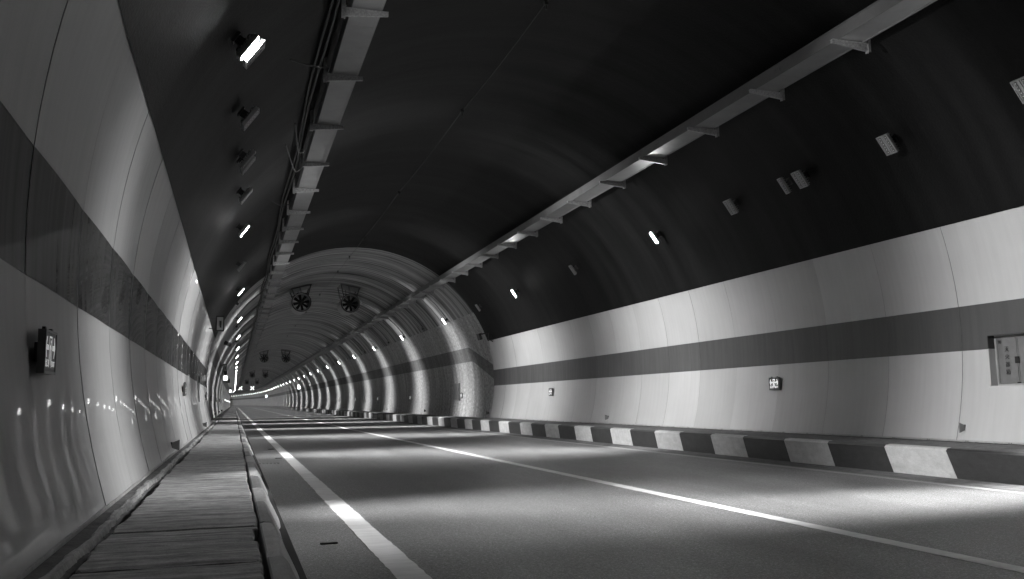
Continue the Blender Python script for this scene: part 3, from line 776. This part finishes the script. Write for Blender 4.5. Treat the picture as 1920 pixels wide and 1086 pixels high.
# ------------------------------------------------------------------ jet fans
def fan(s, a, lab):
    h = 5.6; t = empty('jet_fan', P(s, a, h)); setp(t, label=lab, cat='fan', group='jet fans hanging under the crown')
    O = P(s, a, h); R = 0.50
    m = MB(); m.lathe([(0.14, R-0.05), (0.06, R-0.03), (0.0, R), (0.0, R + 0.025), (0.04, R + 0.03), (0.12, R), (0.30, R), (0.30, R + 0.02), (0.34, R + 0.02), (0.34, R), (2.2, R), (2.2, R - 0.04)], 'y', 40, O); m.build('casing', M_FAN, t, True)
    m = MB(); m.lathe([(0.0, R + 0.001), (-0.012, R + 0.012), (0.0, R + 0.032), (0.10, R + 0.034)], 'y', 40, O); m.build('bell_mouth', M_BLACK, t, True)
    m = MB(); m.lathe([(0.14, R-0.05), (0.5, R - 0.06), (1.9, R - 0.06)], 'y', 32, O); m.build('duct', M_FIXD, t, True)
    m = MB(); m.lathe([(0.20, 0.001), (0.205, 0.07), (0.25, 0.14), (0.55, 0.145), (0.8, 0.145)], 'y', 20, O); hub = m.build('hub', M_DARK, t, True)
    for k in range(8):
        an = 2*PI*k/8 + 0.2; m = MB(); n = []
        for r in (0.13, 0.28, 0.44):
            tw = 0.9 - r*1.1; ww = 0.075 + 0.03*r
            er = Vector((math.cos(an), 0, math.sin(an))); et = Vector((-math.sin(an), 0, math.cos(an)))
            for sgn in (-1, 1): n.append(O + er*r + et*(sgn*ww*math.cos(tw)) + Vector((0, 0.36 + sgn*ww*math.sin(tw), 0)))
        m.V = n + [v + Vector((0, 0.012, 0)) for v in n]; m.U = [(0, 0)]*12
        m.F = [(0, 1, 3, 2), (2, 3, 5, 4), (6, 8, 9, 7), (8, 10, 11, 9), (0, 2, 8, 6), (2, 4, 10, 8), (1, 7, 9, 3), (3, 9, 11, 5), (4, 5, 11, 10)]
        m.build('blade', M_BLACK, t)
    m = MB(); ax = abs(a); top = YC + math.sqrt(6.2**2 - a*a) - h
    for y in (0.25, 1.9):
        for sg in (-1, 1):
            x0, x1 = sg*0.36, sg*0.52
            zt = YC + math.sqrt(max(0.1, 6.2**2 - (a + x1)**2)) - h
            m.tube([O + Vector((x0, y, 0.36)), O + Vector((x1, y, zt))], 0.030, 4)
            m.tube([O + Vector((sg*0.05, y, 0.50)), O + Vector((sg*0.0 - 0.1, y, top))], 0.012, 4)
        m.tube([O + Vector((-0.42, y, 0.52)), O + Vector((0.42, y, 0.52 + 0.0))], 0.02, 4)
    m.build('hanger', M_DARK, t)
    m = MB()
    for sg in (0,):
        x0, x1 = -0.56, 0.56
        z0 = YC + math.sqrt(6.2**2 - (a + x0)**2) - h - 0.03; z1 = YC + math.sqrt(6.2**2 - (a + x1)**2) - h - 0.03
        n = [O + Vector((x0, 0.1, z0)), O + Vector((x1, 0.1, z1)), O + Vector((x1, 2.1, z1)), O + Vector((x0, 2.1, z0))]
        m.V = n + [v + Vector((0, 0, 0.02)) for v in n]; m.U = [(0, 0)]*8; m.F = [(0, 3, 2, 1), (4, 5, 6, 7), (0, 1, 5, 4), (1, 2, 6, 5), (2, 3, 7, 6), (3, 0, 4, 7)]
    m.build('ceiling_plate', M_BLACK, t)
for i, (s, a0, a1) in enumerate([(49.7, -1.58, 1.12), (113.2, -1.62, 1.02), (182.5, -1.70, 0.80), (244.5, -1.90, 0.66)]):
    pr = ['nearest', 'second', 'third', 'farthest'][i]
    fan(s, a0, 'round jet fan, left one of the %s pair under the crown' % pr); fan(s, a1, 'round jet fan, right one of the %s pair under the crown' % pr)

# ------------------------------------------------------------------ lit evacuation signs
def poly(m, pts, z):     # flat polygon in local xy at z
    n = len(m.V); m.V += [Vector((x, y, z)) for x, y in pts]; m.U += [(0, 0)]*len(pts); m.F.append(tuple(range(n, n+len(pts))))
SGN = {}
def sign_meshes(lit, key):
    W_, H_, T_ = 0.35, 0.27, 0.04
    b = MB(); b.box(-W_/2, W_/2, -H_/2, H_/2, -T_, -0.004); ring_box(b, -W_/2, W_/2, -H_/2, H_/2, -0.004, 0.006, 0.016)
    f = MB(); f.box(-W_/2 + 0.016, W_/2 - 0.016, -H_/2 + 0.016, H_/2 - 0.016, -0.004, 0.0)
    br = MB()
    for x in (-0.10, 0.10): br.box(x - 0.02, x + 0.02, H_/2, H_/2 + 0.018, -0.03, -0.01)
    br.box(-0.08, 0.08, -0.06, 0.06, -T_ - 0.035, -T_)
    g = MB(); z = 0.0015
    for sx in (-1, 1):
        ar = [(0.150, 0.03), (0.118, 0.095), (0.098, 0.095), (0.118, 0.045), (0.058, 0.045), (0.058, 0.012), (0.118, 0.012), (0.098, -0.035), (0.118, -0.035)]
        poly(g, [(sx*x, y) for x, y in (ar if sx < 0 else ar[::-1])], z)
    # door outline
    for (x0, x1, y0, y1) in ((-0.042, 0.042, 0.088, 0.100), (-0.042, -0.032, -0.095, 0.088), (0.032, 0.042, -0.095, 0.088)):
        poly(g, [(x0, y0), (x1, y0), (x1, y1), (x0, y1)], z)
    # running figure: head, trunk, arms, legs
    k = 10; poly(g, [(0.008 + 0.012*math.cos(2*PI*j/k), 0.066 + 0.012*math.sin(2*PI*j/k)) for j in range(k)], z + 0.0002)
    for pp in ([(-0.008, 0.05), (0.012, 0.052), (0.006, -0.005), (-0.012, 0.0)], [(0.008, 0.048), (0.026, 0.02), (0.020, 0.014), (0.0, 0.036)], [(-0.006, 0.05), (-0.026, 0.030), (-0.024, 0.012), (-0.018, 0.012), (-0.018, 0.028), (-0.004, 0.036)],
               [(-0.010, 0.0), (0.006, -0.004), (0.022, -0.045), (0.012, -0.08), (0.002, -0.08), (0.010, -0.046)], [(-0.012, 0.004), (-0.002, -0.006), (-0.016, -0.046), (-0.028, -0.078), (-0.034, -0.072), (-0.024, -0.04)]):
        poly(g, pp, z + 0.0001)
    D = {'body': mesh_local('body', b, M_SGB), 'face': mesh_local('face', f, M_BLACK), 'mount': mesh_local('mount', br, M_DARK), 'pictogram': mesh_local('pictogram', g, lit)}
    for nm, tx, x in (('lettering_left', '出口', -0.098), ('lettering_right', 'EXIT', 0.098)):
        o = text_mesh(nm, tx, 0.056 if tx != 'EXIT' else 0.050, lit, None, Matrix.Translation((x, -0.072, z)))
        D[nm] = o.data; bpy.data.objects.remove(o)
    SGN[key] = D
sign_meshes(M_SIGNLIT, 1); sign_meshes(M_SIGNLITL, -1)
def put_sign(side, s, h, lab, a=None, key=None, sc_=1.0):
    t = bpy.data.objects.new('exit_sign', None); C.objects.link(t); t.empty_display_size = 0.2
    a = a if a else (wpan(h) if s < SRING else half(h)) - 0.075
    t.matrix_world = frame_on_wall(side, s, side*a, h, 0.0) @ Matrix.Scale(sc_, 4)
    setp(t, label=lab, cat='sign', group='lit exit signs with arrows along the walls')
    for k, me in SGN[key or side].items():
        o = bpy.data.objects.new('lettering' if k.startswith('lett') else k, me); C.objects.link(o); o.parent = t
put_sign(1, 16.33, 0.30, 'lit exit sign with two arrows on the right wall, nearest the camera')
put_sign(1, 30.34, 0.32, 'lit exit sign on the right wall, second from the camera')
for i in range(8): put_sign(1, 44.3 + 13.9*i, 0.32, 'small lit exit sign on the right lining, %s beyond the ring joint' % ORD[i])
put_sign(-1, 5.38, 0.30, 'lit exit sign with two arrows on the left wall, nearest the camera', a=5.97, sc_=0.88)
put_sign(-1, 19.8, 0.34, 'lit exit sign seen edge on along the left wall')
put_sign(-1, 34.9, 0.34, 'exit sign on the left wall, last before the ring joint')
for i in range(6): put_sign(-1, 48.8 + 13.9*i, 0.34, 'small exit sign on the left lining, %s beyond the ring joint' % ORD[i])

# ------------------------------------------------------------------ low wedge markers on both walls
def wedge(side, s, h, lab):
    a = (wpan(h) if s < SRING else half(h)) - 0.0
    t = empty('wall_marker', P(s, side*a, h)); setp(t, label=lab, cat='marker', group='low wedge markers on the walls')
    m = MB(); n = []
    for x in (s - 0.006, s + 0.006):
        for (o, z) in ((0.015, -0.045), (0.12, -0.085), (0.12, 0.075), (0.015, 0.035)): n.append(P(x, side*(a - o), h + z))
    m.V = n; m.U = [(0, 0)]*8; m.F = [(0, 1, 2, 3), (4, 7, 6, 5), (0, 4, 5, 1), (1, 5, 6, 2), (2, 6, 7, 3), (3, 7, 4, 0)]
    m.build('plate', M_REFL, t)
    m = MB(); m.box(s, s + 0.09, side*(a - 0.016), side*(a + 0.01), h - 0.05, h + 0.04, lambda x, y, z: P(x, y, z))
    m.build('foot', M_DARK, t)
wedge(1, 11.14, -0.49, 'small dark wedge marker low on the right wall below the cabinet')
wedge(1, 24.94, -0.51, 'small dark wedge marker low on the right wall between the two exit signs')
for i in range(7): wedge(1, 39.1 + 13.9*i, -0.50, 'small dark wedge marker low on the right lining, %s past the ring joint' % ORD[i])
wedge(-1, 14.05, -0.57, 'grey wedge marker low on the left wall, nearest the camera')
wedge(-1, 27.9, -0.56, 'small wedge marker low on the left wall, second from the camera')
for i in range(4): wedge(-1, 41.8 + 13.9*i, -0.52, 'small wedge marker low on the left lining, %s past the ring joint' % ORD[i])

# ------------------------------------------------------------------ boxes, speaker, cameras, lit boxes
def box_sign(s, a, h, wd, ht, lab):
    t = empty('box_sign', P(s, a, h)); setp(t, label=lab, cat='sign', group='boxed signs sticking out of the left wall')
    f = lambda x, y, z: P(s + y, a + x, h + z)
    m = MB(); m.box(-wd/2, wd/2, 0.012, 0.14, -ht/2, ht/2, f)
    e = 0.035
    for (x0, x1, z0, z1) in ((-wd/2, wd/2, ht/2 - e, ht/2), (-wd/2, wd/2, -ht/2, -ht/2 + e), (-wd/2, -wd/2 + e, -ht/2 + e, ht/2 - e), (wd/2 - e, wd/2, -ht/2 + e, ht/2 - e)): m.box(x0, x1, -0.004, 0.012, z0, z1, f)
    m.build('frame', M_BLACK, t)
    m = MB(); m.box(-wd/2 + e, wd/2 - e, 0.004, 0.0115, -ht/2 + e, ht/2 - e, f); m.build('face', M_PALE, t)
    m = MB(); m.box(-0.01, wd*0.17, -0.001, 0.0035, -ht*0.27, ht*0.16, f); m.box(-0.035, -0.02, -0.001, 0.0035, -ht*0.18, ht*0.16, f); m.box(-0.035, 0.045, -0.001, 0.0035, ht*0.16, ht*0.185, f); m.build('pictogram', M_BLACK, t)
    sg = 1 if a > 0 else -1
    wl = half(h)*sg
    m = MB(); m.box(min(a, wl), max(a, wl), s + 0.05, s + 0.09, h + ht*0.3, h + ht*0.34, lambda x, y, z: P(y, x, z)); m.box(min(a, wl), max(a, wl), s + 0.05, s + 0.09, h - ht*0.34, h - ht*0.3, lambda x, y, z: P(y, x, z)); m.build('arm', M_DARK, t)
box_sign(30.0, -5.50, 2.63, 0.26, 0.49, 'framed box sign with black pictogram sticking out above the left panel end')
box_sign(60.0, -5.62, 2.37, 0.30, 0.48, 'smaller framed box sign with black pictogram further down the left wall')
# speaker
t = empty('horn_speaker', P(48, -5.42, 3.16)); setp(t, label='small dark louvred speaker box on the left lining', cat='speaker')
f = lambda x, y, z: P(48 + y, -5.40 + x*0.94 + z*0.34, 3.16 + z*0.94 - x*0.34)
m = MB(); m.box(-0.17, 0.17, 0, 0.25, -0.10, 0.10, f); m.build('case', M_BLACK, t)
m = MB()
for i in range(4): m.box(0.0, 0.15, -0.012, 0.0, -0.085 + i*0.045, -0.065 + i*0.045, f)
m.build('grille', M_FIX, t)
m = MB(); m.box(-0.30, -0.17, 0.10, 0.16, -0.03, 0.03, f); m.build('bracket', M_DARK, t)
# surveillance camera at the ring joint on the right
t = empty('surveillance_camera', P(37.2, 5.2, 3.0)); setp(t, label='black surveillance camera on an arm at the top corner of the right panels', cat='camera')
m = MB(); m.tube([P(37.2, 5.66, 3.02), P(37.2, 5.30, 2.95), P(37.2, 5.20, 2.92)], 0.03, 6); m.tube([P(37.2, 5.80, 2.62), P(37.2, 5.52, 2.80)], 0.022, 6); m.box(37.15, 37.25, 5.60, 5.80, 2.70, 3.0, lambda x, y, z: P(x, y, z)); m.build('arm', M_BLACK, t)
m = MB(); f = lambda x, y, z: P(37.1 + y, 5.18 + x*0.95 + z*0.28 * -1, 2.82 + z*0.95 + x*0.28)
m.box(-0.055, 0.055, -0.15, 0.25, -0.14, 0.13, f); m.box(-0.075, 0.075, -0.20, 0.22, 0.131, 0.15, f); m.build('body', M_BLACK, t)
m = MB(); m.disc(P(36.945, 5.18, 2.80), 0.04, 'y', 12); m.build('lens', M_DARK, t)
def lit_box(s, a, h, wd, ht, lab, hang=True):
    t = empty('lit_box', P(s, a, h)); setp(t, label=lab, cat='sign', group='bright lit boxes far down the tunnel'); al = ang(s)
    f = lambda x, y, z: P(s + y, a + x, h + z)
    m = MB(); m.box(-wd/2, wd/2, 0.0, 0.14, -ht/2, ht/2, f); m.build('case', M_FIX, t)
    m = MB(); m.box(-wd/2 + 0.02, wd/2 - 0.02, -0.012, -0.001, -ht/2 + 0.02, ht/2 - 0.02, f); m.build('face', M_BOXLIT, t)
    if hang:
        m = MB(); sg = 1 if a > 0 else -1; wl = half(h + ht/2 + 0.3)
        m.tube([P(s + 0.07, a, h + ht/2), P(s + 0.07, a, h + ht/2 + 0.3), P(s + 0.07, sg*wl, h + ht/2 + 0.32)], 0.035, 5); m.box(-0.12, 0.12, 0.02, 0.14, ht/2 + 0.08, ht/2 + 0.32, f); m.build('arm', M_DARK, t)
lit_box(75, -5.72, 2.12, 0.32, 0.40, 'bright lit box on the left wall below the far row of lamps')
lit_box(140, -5.60, 1.95, 0.34, 0.40, 'small bright lit box far down on the left wall')
lit_box(156, 5.55, 2.78, 0.50, 0.75, 'bright lit box hanging from an arm on the right wall')
lit_box(300, 5.3, 2.35, 0.55, 0.8, 'tiny bright lit box on the bending right wall')
box_sign(87, -5.6, 2.2, 0.30, 0.40, 'third and smallest framed box sign on the left wall, just past the lit box')
# marker lights low on the left lining
for i in range(9):
    s = 120 + i*26
    m = MB(); aa = -half(0.6) + 0.04
    m.box(s, s + 0.10, aa - 0.05, aa + 0.12, 0.45, 0.65, lambda x, y, z: P(x, y, z))
    o = m.build('marker_light', M_DOT); setp(o, label='tiny bright marker light low on the far left lining, %s of the row' % ORD[i], cat='marker light', group='marker lights on the far left lining')
# lane signals: a bright cross over each lane
def lane_signal(s, a, h, lab):
    t = empty('lane_signal', P(s, a, h)); setp(t, label=lab, cat='signal', group='lane signals showing a cross')
    f = lambda x, y, z: P(s + y, a + x, h + z)
    m = MB(); m.box(-0.62, 0.62, 0.0, 0.2, -0.62, 0.62, f); m.build('case', M_BLACK, t)
    for sg in (-1, 1):
        m = MB(); n = []
        for y in (-0.05 - 0.004*sg, -0.01):
            for (x, z) in ((-0.60, -0.50), (-0.50, -0.60), (0.60, 0.50), (0.50, 0.60)): n.append(f(sg*x, y, z))
        m.V = n; m.U = [(0, 0)]*8; m.F = [(0, 1, 2, 3), (4, 7, 6, 5), (0, 4, 5, 1), (1, 5, 6, 2), (2, 6, 7, 3), (3, 7, 4, 0)]
        m.build('cross_bar', M_BOXLIT, t)
    m = MB(); top = YC + math.sqrt(6.2**2 - a*a)
    for x in (-0.3, 0.3): m.tube([f(x, 0.1, 0.62), Vector((0, 0, 0)) + P(s + 0.1, a + x, top)], 0.04, 4)
    m.build('hanger', M_DARK, t)
lane_signal(296, -2.95, 4.95, 'lit white cross signal over the left lane far down the tunnel')
lane_signal(296, 0.70, 4.95, 'lit white cross signal over the right lane far down the tunnel')
